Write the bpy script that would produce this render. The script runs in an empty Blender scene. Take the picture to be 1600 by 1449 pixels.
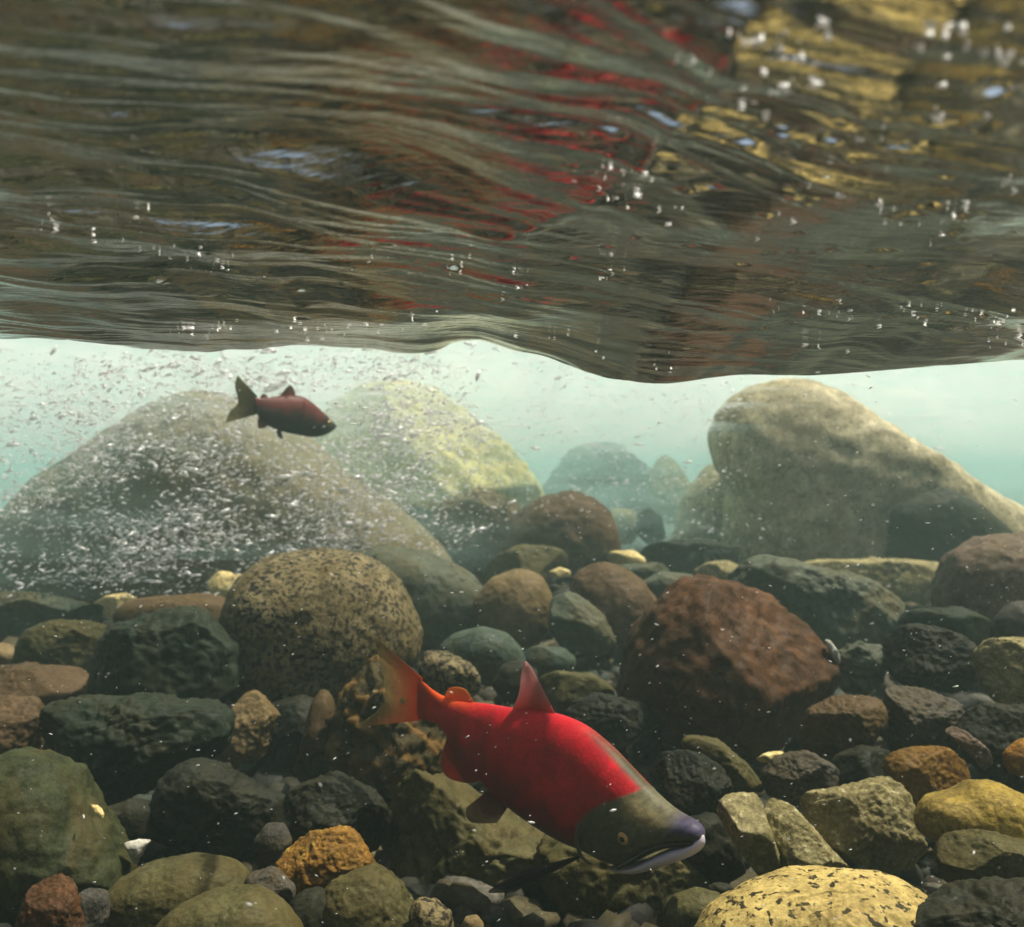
import bpy, math, random
import numpy as np
from mathutils import Vector

# ------------------------------------------------------------------ camera, world, sun, exposure
S = bpy.context.scene
COL = S.collection
F = 1440.0                      # focal length in photo pixels (photo 1600 x 1449)
cam_d = bpy.data.cameras.new('camera')
cam = bpy.data.objects.new('camera', cam_d)
COL.objects.link(cam)
cam.location = (0, 0, 0)
cam.rotation_euler = (math.radians(90), 0, 0)
cam_d.sensor_width = 36.0
cam_d.sensor_fit = 'HORIZONTAL'
cam_d.lens = 36.0 * F / 1600.0
cam_d.clip_start = 0.01
cam_d.clip_end = 200
cam_d.dof.use_dof = True
cam_d.dof.focus_distance = 0.95
cam_d.dof.aperture_fstop = 7.5
S.camera = cam

SUN_EL, SUN_AZ = math.radians(66), math.radians(82)      # azimuth from +Y (ahead) towards +X (right)
sdir = Vector((math.cos(SUN_EL)*math.sin(SUN_AZ), math.cos(SUN_EL)*math.cos(SUN_AZ), math.sin(SUN_EL)))
w = bpy.data.worlds.new('World'); S.world = w; w.use_nodes = True
nt = w.node_tree; nt.nodes.clear()
sky = nt.nodes.new('ShaderNodeTexSky'); sky.sky_type = 'NISHITA'; sky.sun_disc = False
sky.sun_elevation = SUN_EL; sky.sun_rotation = SUN_AZ; sky.air_density = 0.7; sky.dust_density = 5.0; sky.altitude = 200
bg = nt.nodes.new('ShaderNodeBackground'); bg.inputs['Strength'].default_value = 0.10
wo = nt.nodes.new('ShaderNodeOutputWorld')
nt.links.new(sky.outputs[0], bg.inputs[0]); nt.links.new(bg.outputs[0], wo.inputs[0])
sun_d = bpy.data.lights.new('sun', 'SUN'); sun_d.energy = 5.0; sun_d.angle = math.radians(0.6)
sun_d.color = (1.0, 0.91, 0.76)
sun = bpy.data.objects.new('sun', sun_d); COL.objects.link(sun)
sun.rotation_euler = (-sdir).to_track_quat('-Z', 'Y').to_euler()
sun.location = (3, 3, 6)
S.view_settings.view_transform = 'Standard'; S.view_settings.look = 'None'
S.view_settings.gamma = 1; S.view_settings.use_curve_mapping = False
S.view_settings.exposure = 0.78
cy = S.cycles
cy.max_bounces = 8; cy.diffuse_bounces = 3; cy.glossy_bounces = 4; cy.transmission_bounces = 4
cy.volume_bounces = 2; cy.transparent_max_bounces = 12
cy.caustics_reflective = False; cy.caustics_refractive = False
cy.sample_clamp_indirect = 4.0; cy.sample_clamp_direct = 0
cy.use_denoising = True
cy.volume_step_rate = 0.06; cy.volume_max_steps = 220
HAZE = 0.026
PLUME = 0.32

# ------------------------------------------------------------------ helpers
rng = np.random.RandomState(7)
_perm = rng.permutation(256); _perm = np.concatenate([_perm, _perm, _perm])
_grad = rng.normal(size=(256, 3)); _grad /= np.linalg.norm(_grad, axis=1)[:, None]

def perlin(P):
    P = np.asarray(P, float); i = np.floor(P).astype(int); f = P - i; i &= 255
    u = f*f*f*(f*(f*6-15)+10); r = 0
    for dx in (0, 1):
        wx = u[:, 0] if dx else 1-u[:, 0]
        for dy in (0, 1):
            wy = u[:, 1] if dy else 1-u[:, 1]
            for dz in (0, 1):
                wz = u[:, 2] if dz else 1-u[:, 2]
                g = _grad[_perm[_perm[_perm[(i[:, 0]+dx) & 255]+((i[:, 1]+dy) & 255)]+((i[:, 2]+dz) & 255)]]
                r = r + wx*wy*wz*((f[:, 0]-dx)*g[:, 0]+(f[:, 1]-dy)*g[:, 1]+(f[:, 2]-dz)*g[:, 2])
    return r*1.6

def fbm(P, o=4, g=0.5):
    P = np.asarray(P, float); a = 1; r = 0
    for k in range(o):
        r = r + a*perlin(P*(2**k)+k*17.3); a *= g
    return r

def smooth(a, b, x):
    t = np.clip((x-a)/(b-a), 0, 1); return t*t*(3-2*t)

def pix(px, py, Y):
    return np.array([(px-800)/F*Y, Y, (724.5-py)/F*Y])

_ico = {}
def ico(n):
    if n in _ico: return _ico[n]
    t = (1+5**.5)/2
    v = [(-1,t,0),(1,t,0),(-1,-t,0),(1,-t,0),(0,-1,t),(0,1,t),(0,-1,-t),(0,1,-t),(t,0,-1),(t,0,1),(-t,0,-1),(-t,0,1)]
    f = [(0,11,5),(0,5,1),(0,1,7),(0,7,10),(0,10,11),(1,5,9),(5,11,4),(11,10,2),(10,7,6),(7,1,8),(3,9,4),(3,4,2),(3,2,6),(3,6,8),(3,8,9),(4,9,5),(2,4,11),(6,2,10),(8,6,7),(9,8,1)]
    v = [np.array(p)/np.linalg.norm(p) for p in v]
    for _ in range(n):
        c = {}; nf = []
        def mid(a, b):
            k = (min(a, b), max(a, b))
            if k not in c:
                m = v[a]+v[b]; v.append(m/np.linalg.norm(m)); c[k] = len(v)-1
            return c[k]
        for a, b, d in f:
            x, y, z = mid(a, b), mid(b, d), mid(d, a)
            nf += [(a, x, z), (b, y, x), (d, z, y), (x, y, z)]
        f = nf
    _ico[n] = (np.array(v), np.array(f, int)); return _ico[n]

def mesh(name, V, Fc, mat=None, parent=None, smooth_=True, col=None):
    me = bpy.data.meshes.new(name)
    V = np.ascontiguousarray(V, dtype=np.float32); Fc = np.ascontiguousarray(Fc, dtype=np.int32)
    n, k = Fc.shape
    me.vertices.add(len(V)); me.vertices.foreach_set('co', V.ravel())
    me.loops.add(n*k); me.loops.foreach_set('vertex_index', Fc.ravel())
    me.polygons.add(n); me.polygons.foreach_set('loop_start', np.arange(0, n*k, k, dtype=np.int32))
    me.polygons.foreach_set('loop_total', np.full(n, k, dtype=np.int32))
    me.update(calc_edges=True); me.validate()
    if smooth_: me.polygons.foreach_set('use_smooth', np.ones(len(me.polygons), bool))
    if col is not None:
        a = me.color_attributes.new('Col', 'FLOAT_COLOR', 'POINT')
        c = np.ones((len(V), 4), np.float32); c[:, :col.shape[1]] = col
        a.data.foreach_set('color', c.ravel())
    o = bpy.data.objects.new(name, me); COL.objects.link(o)
    if mat: me.materials.append(mat)
    if parent: o.parent = parent
    return o

def tag(o, label=None, cat=None, group=None, kind=None):
    if label: o['label'] = label
    if cat: o['category'] = cat
    if group: o['group'] = group
    if kind: o['kind'] = kind
    return o

class N:
    """small node-tree writer"""
    def __init__(s, name):
        s.m = bpy.data.materials.new(name); s.m.use_nodes = True; s.t = s.m.node_tree; s.t.nodes.clear()
        s.out = s.t.nodes.new('ShaderNodeOutputMaterial')
    def n(s, kind, **kw):
        x = s.t.nodes.new('ShaderNode'+kind)
        for k, v in kw.items():
            if hasattr(x, k) and k not in ('color',): setattr(x, k, v)
            else: x.inputs[k].default_value = v
        return x
    def l(s, a, b): s.t.links.new(a, b)
    def noise(s, vec, scale, detail=4, rough=.55, dist=0):
        x = s.n('TexNoise'); x.inputs['Scale'].default_value = scale; x.inputs['Detail'].default_value = detail
        x.inputs['Roughness'].default_value = rough; x.inputs['Distortion'].default_value = dist
        s.l(vec, x.inputs['Vector']); return x.outputs['Fac']
    def ramp(s, fac, stops):
        x = s.n('ValToRGB'); e = x.color_ramp.elements
        while len(e) < len(stops): e.new(.5)
        for i, (p, c) in enumerate(stops):
            e[i].position = p; e[i].color = (*c, 1) if len(c) == 3 else c
        s.l(fac, x.inputs[0]); return x.outputs[0]
    def mix(s, fac, a, b, mode='MIX'):
        x = s.n('Mix'); x.data_type = 'RGBA'; x.blend_type = mode
        for v, i in ((fac, 0), (a, 6), (b, 7)):
            if isinstance(v, (int, float)): x.inputs[i].default_value = v
            elif isinstance(v, tuple): x.inputs[i].default_value = (*v, 1)
            else: s.l(v, x.inputs[i])
        return x.outputs[2]

def stone_mat(name, a, b, dark, patch=.5, speck=None, sp_scale=90, sp_amt=.42, band=None, rough=.55, bump=.35, scale=1.0, film=(.078, .056, .018)):
    q = N(name)
    tc = q.n('TexCoord'); oi = q.n('ObjectInfo')
    sc = q.n('VectorMath', operation='SCALE'); sc.inputs[0].default_value = (37, 19, 53); q.l(oi.outputs['Random'], sc.inputs['Scale'])
    ad = q.n('VectorMath', operation='ADD'); q.l(tc.outputs['Object'], ad.inputs[0]); q.l(sc.outputs[0], ad.inputs[1])
    v = ad.outputs[0]
    n1 = q.noise(v, 9*scale, 6, .6, .6); n2 = q.noise(v, 28*scale, 5, .65, .3); n3 = q.noise(v, 190*scale, 3, .6)
    c = q.ramp(n1, [(.36, a), (.64, b)])
    p = q.ramp(n2, [(max(0, .50-.22*patch), (1, 1, 1)), (.60, (0, 0, 0))])
    c = q.mix(p, c, dark)
    c = q.mix(q.ramp(n3, [(.35, (0, 0, 0)), (.7, (.55,)*3)]), c, (min(1, b[0]*1.7), min(1, b[1]*1.7), min(1, b[2]*1.6)))
    if speck:
        ns = q.noise(v, sp_scale, 2, .5)
        c = q.mix(q.ramp(ns, [(sp_amt-.03, (1, 1, 1)), (sp_amt+.03, (0, 0, 0))]), c, speck)
    if band:
        wv = q.n('TexWave'); wv.bands_direction = 'DIAGONAL'; wv.inputs['Scale'].default_value = band[0]; wv.inputs['Distortion'].default_value = 7
        wv.inputs['Detail'].default_value = 3; wv.inputs['Detail Scale'].default_value = 1.5
        q.l(v, wv.inputs['Vector'])
        c = q.mix(q.ramp(wv.outputs['Fac'], [(.45, (0, 0, 0)), (.85, (.8,)*3)]), c, band[1])
    wp = q.n('TexNoise'); wp.inputs['Scale'].default_value = 7*scale; q.l(v, wp.inputs['Vector'])
    wv_ = q.n('VectorMath', operation='MULTIPLY_ADD'); q.l(wp.outputs['Color'], wv_.inputs[0]); wv_.inputs[1].default_value = (.16/scale,)*3; q.l(v, wv_.inputs[2])
    ck = q.n('TexVoronoi'); ck.feature = 'DISTANCE_TO_EDGE'; ck.inputs['Scale'].default_value = 6*scale; q.l(wv_.outputs[0], ck.inputs['Vector'])
    crack = q.ramp(ck.outputs['Distance'], [(0, (1, 1, 1)), (.022, (0, 0, 0))])
    gate = q.ramp(q.noise(v, 4*scale, 2), [(.50, (0, 0, 0)), (.60, (.75,)*3)])
    ckf = q.mix(1.0, crack, gate, 'MULTIPLY')
    c = q.mix(ckf, c, (a[0]*.25, a[1]*.25, a[2]*.25))
    # thin film of silt and algae in blotches
    n4 = q.noise(v, 5, 5, .7, 1.0)
    c = q.mix(q.ramp(n4, [(.44, (0, 0, 0)), (.66, (.65,)*3)]), c, film)
    bs = q.n('BsdfPrincipled'); q.l(c, bs.inputs['Base Color']); bs.inputs['Roughness'].default_value = rough
    bs.inputs['Specular IOR Level'].default_value = .07
    bp = q.n('Bump'); bp.inputs['Strength'].default_value = bump; bp.inputs['Distance'].default_value = .012
    m0 = q.n('Math', operation='MULTIPLY'); q.l(n2, m0.inputs[0]); m0.inputs[1].default_value = .6
    ma = q.n('Math', operation='ADD'); q.l(m0.outputs[0], ma.inputs[0]); mm = q.n('Math', operation='MULTIPLY'); q.l(n3, mm.inputs[0]); mm.inputs[1].default_value = .35
    q.l(mm.outputs[0], ma.inputs[1]); q.l(ma.outputs[0], bp.inputs['Height']); q.l(bp.outputs[0], bs.inputs['Normal'])
    q.l(bs.outputs[0], q.out.inputs[0]); return q.m

M = {  # dark, green, teal, olive, brown, tan colours lowered to stand in for shade
 'speckled': stone_mat('speckled_granite', (.13,.105,.050), (.20,.165,.085), (.055,.048,.032), .7, (.012,.012,.012), 92, .47, bump=.7),
 'yellow': stone_mat('yellow_granite', (.38,.285,.09), (.46,.36,.135), (.24,.175,.06), .3, (.03,.026,.016), 105, .40),
 'ochre': stone_mat('ochre_stone', (0.255,0.178,0.034), (0.357,0.264,0.060), (0.128,0.085,0.025), .5, None),
 'veined': stone_mat('veined_ochre_rock', (0.030,0.025,0.012), (0.052,0.040,0.017), (0.013,0.012,0.008), .7, None, band=(7,(.15,.085,.025)), bump=.6),
 'amber': stone_mat('amber_rock', (0.225,0.090,0.015), (0.315,0.165,0.030), (0.068,0.026,0.009), .8, (.5,.36,.06), 55, .36, bump=.7),
 'rust': stone_mat('rust_brown_rock', (.026,.015,.010), (.098,.046,.019), (.012,.009,.007), 1.1, None, bump=.35, film=(.018,.012,.007)),
 'dark': stone_mat('dark_basalt', (.011,.012,.009), (.020,.022,.015), (.005,.006,.005), .8, (.08,.08,.06), 60, .28, bump=.4, film=(.035,.028,.013)),
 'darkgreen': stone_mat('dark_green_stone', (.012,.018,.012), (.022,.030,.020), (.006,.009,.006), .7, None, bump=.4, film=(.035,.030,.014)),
 'olive': stone_mat('olive_stone', (0.053,0.050,0.020), (0.081,0.074,0.032), (0.028,0.027,0.012), .5, None),
 'mossy': stone_mat('mossy_green_stone', (0.023,0.029,0.012), (0.039,0.044,0.019), (0.012,0.015,0.008), .6, None),
 'paleolive': stone_mat('pale_olive_stone', (0.192,0.168,0.076), (0.264,0.232,0.112), (0.104,0.088,0.040), .5, (.45,.40,.22), 80, .37, bump=.5),
 'greengrey': stone_mat('green_grey_stone', (0.055,0.066,0.046), (0.085,0.097,0.068), (0.030,0.036,0.026), .6, None, bump=.5),
 'teal': stone_mat('dull_teal_stone', (0.038,0.054,0.040), (0.052,0.068,0.050), (0.026,0.035,0.027), .4, None, bump=.2),
 'brown': stone_mat('brown_stone', (0.059,0.037,0.020), (0.087,0.056,0.030), (0.028,0.019,0.011), .6, None),
 'tan': stone_mat('tan_stone', (0.119,0.084,0.038), (0.161,0.119,0.059), (0.084,0.059,0.028), .3, None, bump=.2),
 'cream': stone_mat('cream_boulder_stone', (.56,.47,.19), (.72,.62,.28), (.40,.34,.14), .3, None, scale=.5, bump=.3, film=(.30,.25,.10)),
 'sand': stone_mat('bright_sand_stone', (.52,.40,.17), (.64,.52,.25), (.40,.30,.12), .3, None),
 'bigbrown': stone_mat('brown_boulder_stone', (.13,.11,.07), (.21,.175,.105), (.075,.065,.045), .5, None, scale=.5, bump=.4, film=(.14,.12,.06)),
 'bigpale': stone_mat('pale_boulder_stone', (.30,.27,.17), (.50,.45,.29), (.17,.15,.10), .3, (.12,.105,.065), 60, .34, scale=.6, bump=.3, film=(.16,.135,.07)),
 'purple': stone_mat('reddish_purple_stone', (0.098,0.071,0.056), (0.150,0.105,0.079), (0.041,0.034,0.032), .7, (.30,.26,.20), 80, .33, bump=.6),
 'white': stone_mat('white_quartz', (.40,.40,.37), (.50,.49,.44), (.28,.27,.22), .2, None),
 'grey': stone_mat('grey_slate', (0.042,0.039,0.033), (0.066,0.060,0.051), (0.018,0.018,0.017), .7, None, bump=.5),
 'amberbrown': stone_mat('amber_brown_jasper', (0.080,0.044,0.012), (0.192,0.100,0.018), (0.036,0.022,0.010), .4, None, bump=.2),
}

# ------------------------------------------------------------------ haze (the turbid water)
q = N('turbid_water')
pv = q.n('VolumePrincipled'); pv.inputs['Color'].default_value = (.66, .95, .90, 1); pv.inputs['Density'].default_value = HAZE
pv.inputs['Anisotropy'].default_value = .35
q.l(pv.outputs[0], q.out.inputs['Volume'])
x0, x1, y0, y1, zb, zt = -22, 22, -8, 34, -2.2, 1.6
hv = [(x, y, z) for z in (zb, zt) for y in (y0, y1) for x in (x0, x1)]
hz = mesh('haze', hv, [(0,2,3,1),(4,5,7,6),(0,1,5,4),(2,6,7,3),(0,4,6,2),(1,3,7,5)], q.m, smooth_=False)
tag(hz, 'pale turquoise haze of the turbid river water', kind='stuff')

# air-filled water carried down from the cascade upstream: a rounded body of cloudy water behind the near stones
q = N('aerated_water')
pv = q.n('VolumePrincipled'); pv.inputs['Color'].default_value = (.70, .95, .915, 1); pv.inputs['Density'].default_value = PLUME
pv.inputs['Anisotropy'].default_value = .05
tc = q.n('TexCoord'); mp = q.n('Mapping'); mp.inputs['Scale'].default_value = (.55, .55, 2.6); mp.inputs['Rotation'].default_value = (.1, .12, .3)
q.l(tc.outputs['Object'], mp.inputs[0]); nn = q.noise(mp.outputs[0], 2.6, 4, .6, 1.6)
mr = q.n('MapRange'); q.l(nn, mr.inputs[0]); mr.inputs[1].default_value = .36; mr.inputs[2].default_value = .64; mr.inputs[3].default_value = .03; mr.inputs[4].default_value = PLUME*1.9
# dense white puffs of froth in its upper part
m2_ = q.n('Mapping'); m2_.inputs['Scale'].default_value = (1.9, 1.5, 8.0); m2_.inputs['Rotation'].default_value = (0, .16, 0); q.l(tc.outputs['Object'], m2_.inputs[0])
n2_ = q.noise(m2_.outputs[0], 2.0, 6, .68, 2.6)
r2_ = q.n('MapRange'); q.l(n2_, r2_.inputs[0]); r2_.inputs[1].default_value = .52; r2_.inputs[2].default_value = .60; r2_.inputs[3].default_value = 0; r2_.inputs[4].default_value = 3.5
sx_ = q.n('SeparateXYZ'); q.l(tc.outputs['Object'], sx_.inputs[0])
r3_ = q.n('MapRange'); q.l(sx_.outputs['Z'], r3_.inputs[0]); r3_.inputs[1].default_value = 0.0; r3_.inputs[2].default_value = .38; r3_.inputs[3].default_value = .02; r3_.inputs[4].default_value = 1
mu_ = q.n('Math', operation='MULTIPLY'); q.l(r2_.outputs[0], mu_.inputs[0]); q.l(r3_.outputs[0], mu_.inputs[1])
ad_ = q.n('Math', operation='ADD'); q.l(mu_.outputs[0], ad_.inputs[0]); q.l(mr.outputs[0], ad_.inputs[1])
q.l(ad_.outputs[0], pv.inputs['Density'])
cf_ = q.n('MapRange'); q.l(mu_.outputs[0], cf_.inputs[0]); cf_.inputs[1].default_value = 0; cf_.inputs[2].default_value = .7
q.l(q.mix(cf_.outputs[0], (.62, .935, .90), (.93, 1, .98)), pv.inputs['Color'])
q.l(pv.outputs[0], q.out.inputs['Volume'])
U, Fc = ico(5)
Vp = np.sign(U)*np.abs(U)**.55*[11.5, 6.6, 1.0]
Vp[:, 1] += 9.9
Vp[:, 1] += np.where(U[:, 1] < 0, 1, 0)*((.60+np.where(Vp[:, 0] > 0, 1.05, .65)*np.tanh(Vp[:, 0]*.9))+.55*perlin(Vp*[.8, .3, 2.2]+3))*np.abs(U[:, 1])
Vp[:, 2] += -.05
pl = mesh('aerated_water', Vp, Fc, q.m)
tag(pl, 'cloudy turquoise water full of air, filling the back of the stream', kind='stuff')

# ------------------------------------------------------------------ riverbed
def bed_z(x, y):
    x = np.asarray(x, float); y = np.asarray(y, float)
    P = np.stack([x*1.3, y*1.3, np.zeros_like(x)], 1)
    z = -.66 + .10*smooth(2.4, 4.5, y) + .05*fbm(P, 3)
    z = z + .20*smooth(6.5, 11, y) - .25*smooth(14, 25, y)
    return z
def axis(lo, hi, d0, d1, grow, far):
    a = list(np.arange(d0, d1, (d1-d0)/far)) + [d1]
    s = (d1-d0)/far
    while a[-1] < hi: s *= grow; a.append(min(hi, a[-1]+s))
    s = (d1-d0)/far; b = [d0]
    while b[-1] > lo: s *= grow; b.append(max(lo, b[-1]-s))
    return np.array(b[:0:-1]+a)
def grid(xs, ys, zf):
    X, Y = np.meshgrid(xs, ys); V = np.stack([X.ravel(), Y.ravel(), zf(X.ravel(), Y.ravel())], 1)
    nx, ny = len(xs), len(ys); i = np.arange(nx*ny).reshape(ny, nx)
    return V, np.stack([i[:-1, :-1].ravel(), i[:-1, 1:].ravel(), i[1:, 1:].ravel(), i[1:, :-1].ravel()], 1)
bx, by = axis(-20, 20, -3, 3, 1.15, 150), axis(-6, 32, .3, 6, 1.12, 150)
V, Fc = grid(bx, by, lambda X, Y: bed_z(X, Y) + .018*perlin(np.stack([X*14, Y*14, X*0], 1)))
bedm = stone_mat('riverbed_silt_and_grit', (.050,.046,.030), (.085,.075,.045), (.022,.022,.017), .8, (.16,.14,.09), 70, .37, bump=.9)
tag(mesh('riverbed', V, Fc, bedm), 'dark silt and grit of the riverbed between the stones', kind='structure')

# ------------------------------------------------------------------ water surface seen from below
EDGE = [(-900,530),(0,528),(130,530),(200,545),(320,549),(420,545),(480,538),(560,545),(640,554),(690,545),(730,525),(790,545),(850,562),(920,583),(1000,601),(1060,600),(1110,592),(1160,586),(1250,588),(1330,584),(1400,578),(1500,570),(1600,562),(2500,540)]
ex = np.array([e[0] for e in EDGE], float); ez = (724.5-np.array([e[1] for e in EDGE], float))/F
CREST = [(1150,-80),(1130,0),(1060,110),(1000,200),(900,270),(800,305),(640,312),(520,300)]
cr = np.array([[ (px-800)/F*Y, Y] for px, py in CREST for Y in [(.178*F)/(724.5-py)]])
_r = np.random.RandomState(5); DIMPLES = []
for gx, gy, sx_, sy_, n_ in [(.115,.41,.022,.020,16),(.20,.375,.05,.02,16),(.16,.50,.06,.03,10),(.30,.60,.10,.05,12),(.12,.66,.10,.03,10),(.45,.88,.10,.04,20),(-.17,.74,.12,.06,9)]:
    for _ in range(int(n_*1.3)):
        g_ = _r.uniform(.0022, .0042); DIMPLES.append((gx+_r.normal()*sx_, gy+_r.normal()*sy_, g_, g_*_r.uniform(.35, .65)*max(1, gy/.5)**.8*_r.choice([-1, 1])))
def surf_z(X, Y):
    Ye = 1.15 + .06*perlin(np.stack([X*2.2, X*0, X*0+3.3], 1)) + .035*perlin(np.stack([X*8, X*0, X*0+7.3], 1)) + .015*perlin(np.stack([X*23, X*0, X*0+9.3], 1))
    cpx = 800 + F*X/Ye
    t = Y-Ye
    ee = sum(np.interp(cpx+o, ex, ez) for o in (-22, -8, 8, 22))/4
    ee = .113 + (ee-.113)*(.12+.88*np.exp(-np.abs(t)/.16))
    ee = ee + (.0030*perlin(np.stack([X*11, X*0, X*0+1.3], 1)) + .0016*perlin(np.stack([X*30, X*0, X*0+2.3], 1)))*np.exp(-np.abs(t)/.10)*smooth(.35, .0, X)
    ze = ee*Ye
    near = ze + .034*np.clip(-t, 0, 9)**1.25
    far = ze + .57*(1-np.exp(-np.clip(t, 0, 99)/.95))
    k = .02
    s = 1/(1+np.exp(-np.clip(t/k, -40, 40)))
    z = near*(1-s)+far*s
    away = 1-np.exp(-(np.abs(t)/.22)**2)
    P = lambda a, b, c: np.stack([a, b, np.full_like(a, c)], 1)
    farm = smooth(0, 1.0, t)
    z = z + (.022*perlin(P(X*2.6+.4*Y, Y*3.8, 1.7)) )*away*(1-farm)
    z = z + farm*(.07*fbm(P(X*1.1, Y*.9, 5.1), 3) + .02*fbm(P(X*5, Y*4, 8.1), 3))
    ph = math.radians(26)
    w1 = .05*perlin(P(X*3.5, Y*3.5, 9.2)) + .018*perlin(P(X*9, Y*9, 4.2))
    p = X*math.cos(ph)+Y*math.sin(ph); q_ = -X*math.sin(ph)+Y*math.cos(ph)+w1
    r1 = perlin(P(p*4.2, q_*13, 2.5)); r2 = perlin(P(p*7, q_*27, 6.5)); r3 = perlin(P(p*7, q_*56, 11.5)); r4 = perlin(P(p*16, q_*115, 1.5))
    amp = .75+.5*perlin(P(X*2.4, Y*3, 21.0))
    fade = (1-smooth(1.5, 2.6, Y))*(1-smooth(.75, 1.3, np.abs(X)))
    fade = fade*(.55+.45*smooth(.26, .46, Y))
    z = z + fade*amp*(.0085*(.5-np.abs(r1)) + .0042*r2 + .0022*r3 + .0008*r4)*(.45+.55*away)
    c1 = perlin(P(X*22, Y*26+w1*30, 31.)); c2 = perlin(P(X*48, Y*60, 41.)); chop = smooth(-.25, .5, perlin(P(X*2.1+3, Y*2.6, 51.)))
    z = z + fade*chop*(.0011*c1 + .00035*c2)*(.4+.6*away)
    for gx, gy, gr, gd in DIMPLES:
        m = (np.abs(X-gx) < .05) & (np.abs(Y-gy) < .05)
        z[m] += gd*np.exp(-((X[m]-gx)**2/(gr*1.4)**2+(Y[m]-gy)**2/gr**2))
    # crest line running in from the top of the picture
    d = np.full_like(X, 9.)
    for a, b in zip(cr[:-1], cr[1:]):
        ab = b-a; tt = np.clip(((X-a[0])*ab[0]+(Y-a[1])*ab[1])/(ab@ab), 0, 1)
        d = np.minimum(d, np.hypot(X-a[0]-tt*ab[0], Y-a[1]-tt*ab[1]))
    z = z - .0025*np.exp(-(d/.012)**2)
    return z
sx, sy = axis(-20, 20, -.68, .68, 1.08, 680), axis(-6, 32, .28, 1.30, 1.035, 500)
V, Fc = grid(sx, sy, surf_z)
q = N('water_surface')
tc = q.n('TexCoord'); mp = q.n('Mapping'); mp.inputs['Rotation'].default_value = (0, 0, math.radians(-17)); mp.inputs['Scale'].default_value = (1, 4.5, 1)
q.l(tc.outputs['Object'], mp.inputs[0])
h1 = q.noise(mp.outputs[0], 30, 4, .55, .4)
bp = q.n('Bump'); bp.inputs['Strength'].default_value = .35; bp.inputs['Distance'].default_value = .002; q.l(h1, bp.inputs['Height'])
fr = q.n('Fresnel'); fr.inputs['IOR'].default_value = 1.333; q.l(bp.outputs[0], fr.inputs['Normal'])
tr = q.n('BsdfTransparent'); tr.inputs[0].default_value = (.97, .99, .98, 1)
gl = q.n('BsdfGlossy'); gl.inputs['Roughness'].default_value = .03; gl.inputs[0].default_value = (.97, .97, .96, 1); q.l(bp.outputs[0], gl.inputs['Normal'])
rf = q.n('BsdfRefraction'); rf.inputs['IOR'].default_value = 1.333; rf.inputs['Roughness'].default_value = .12; q.l(bp.outputs[0], rf.inputs['Normal'])
mt = q.n('MixShader'); mt.inputs[0].default_value = .22; q.l(tr.outputs[0], mt.inputs[1]); q.l(rf.outputs[0], mt.inputs[2])
mx = q.n('MixShader'); q.l(fr.outputs[0], mx.inputs[0]); q.l(mt.outputs[0], mx.inputs[1]); q.l(gl.outputs[0], mx.inputs[2])
q.l(mx.outputs[0], q.out.inputs[0])
ws = mesh('water_surface', V, Fc, q.m)
tag(ws, 'rippled underside of the river surface mirroring the bed', kind='structure')

# ------------------------------------------------------------------ stones
def outline_radius(poly, cx, cy, K=360):
    P = np.array(poly, float)-[cx, cy]; Q = np.roll(P, -1, 0)
    th = np.arange(K)*2*math.pi/K; R = np.zeros(K)
    dx, dy = np.cos(th), np.sin(th)
    for a, b in zip(P, Q):
        e = b-a; den = dx*e[1]-dy*e[0]
        with np.errstate(all='ignore'):
            t = (a[0]*e[1]-a[1]*e[0])/den; u = (a[0]*dy-a[1]*dx)/den
        ok = (np.abs(den) > 1e-9) & (t > 0) & (u >= -1e-6) & (u <= 1+1e-6)
        R = np.where(ok & (t > R), t, R)
    return R

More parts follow.
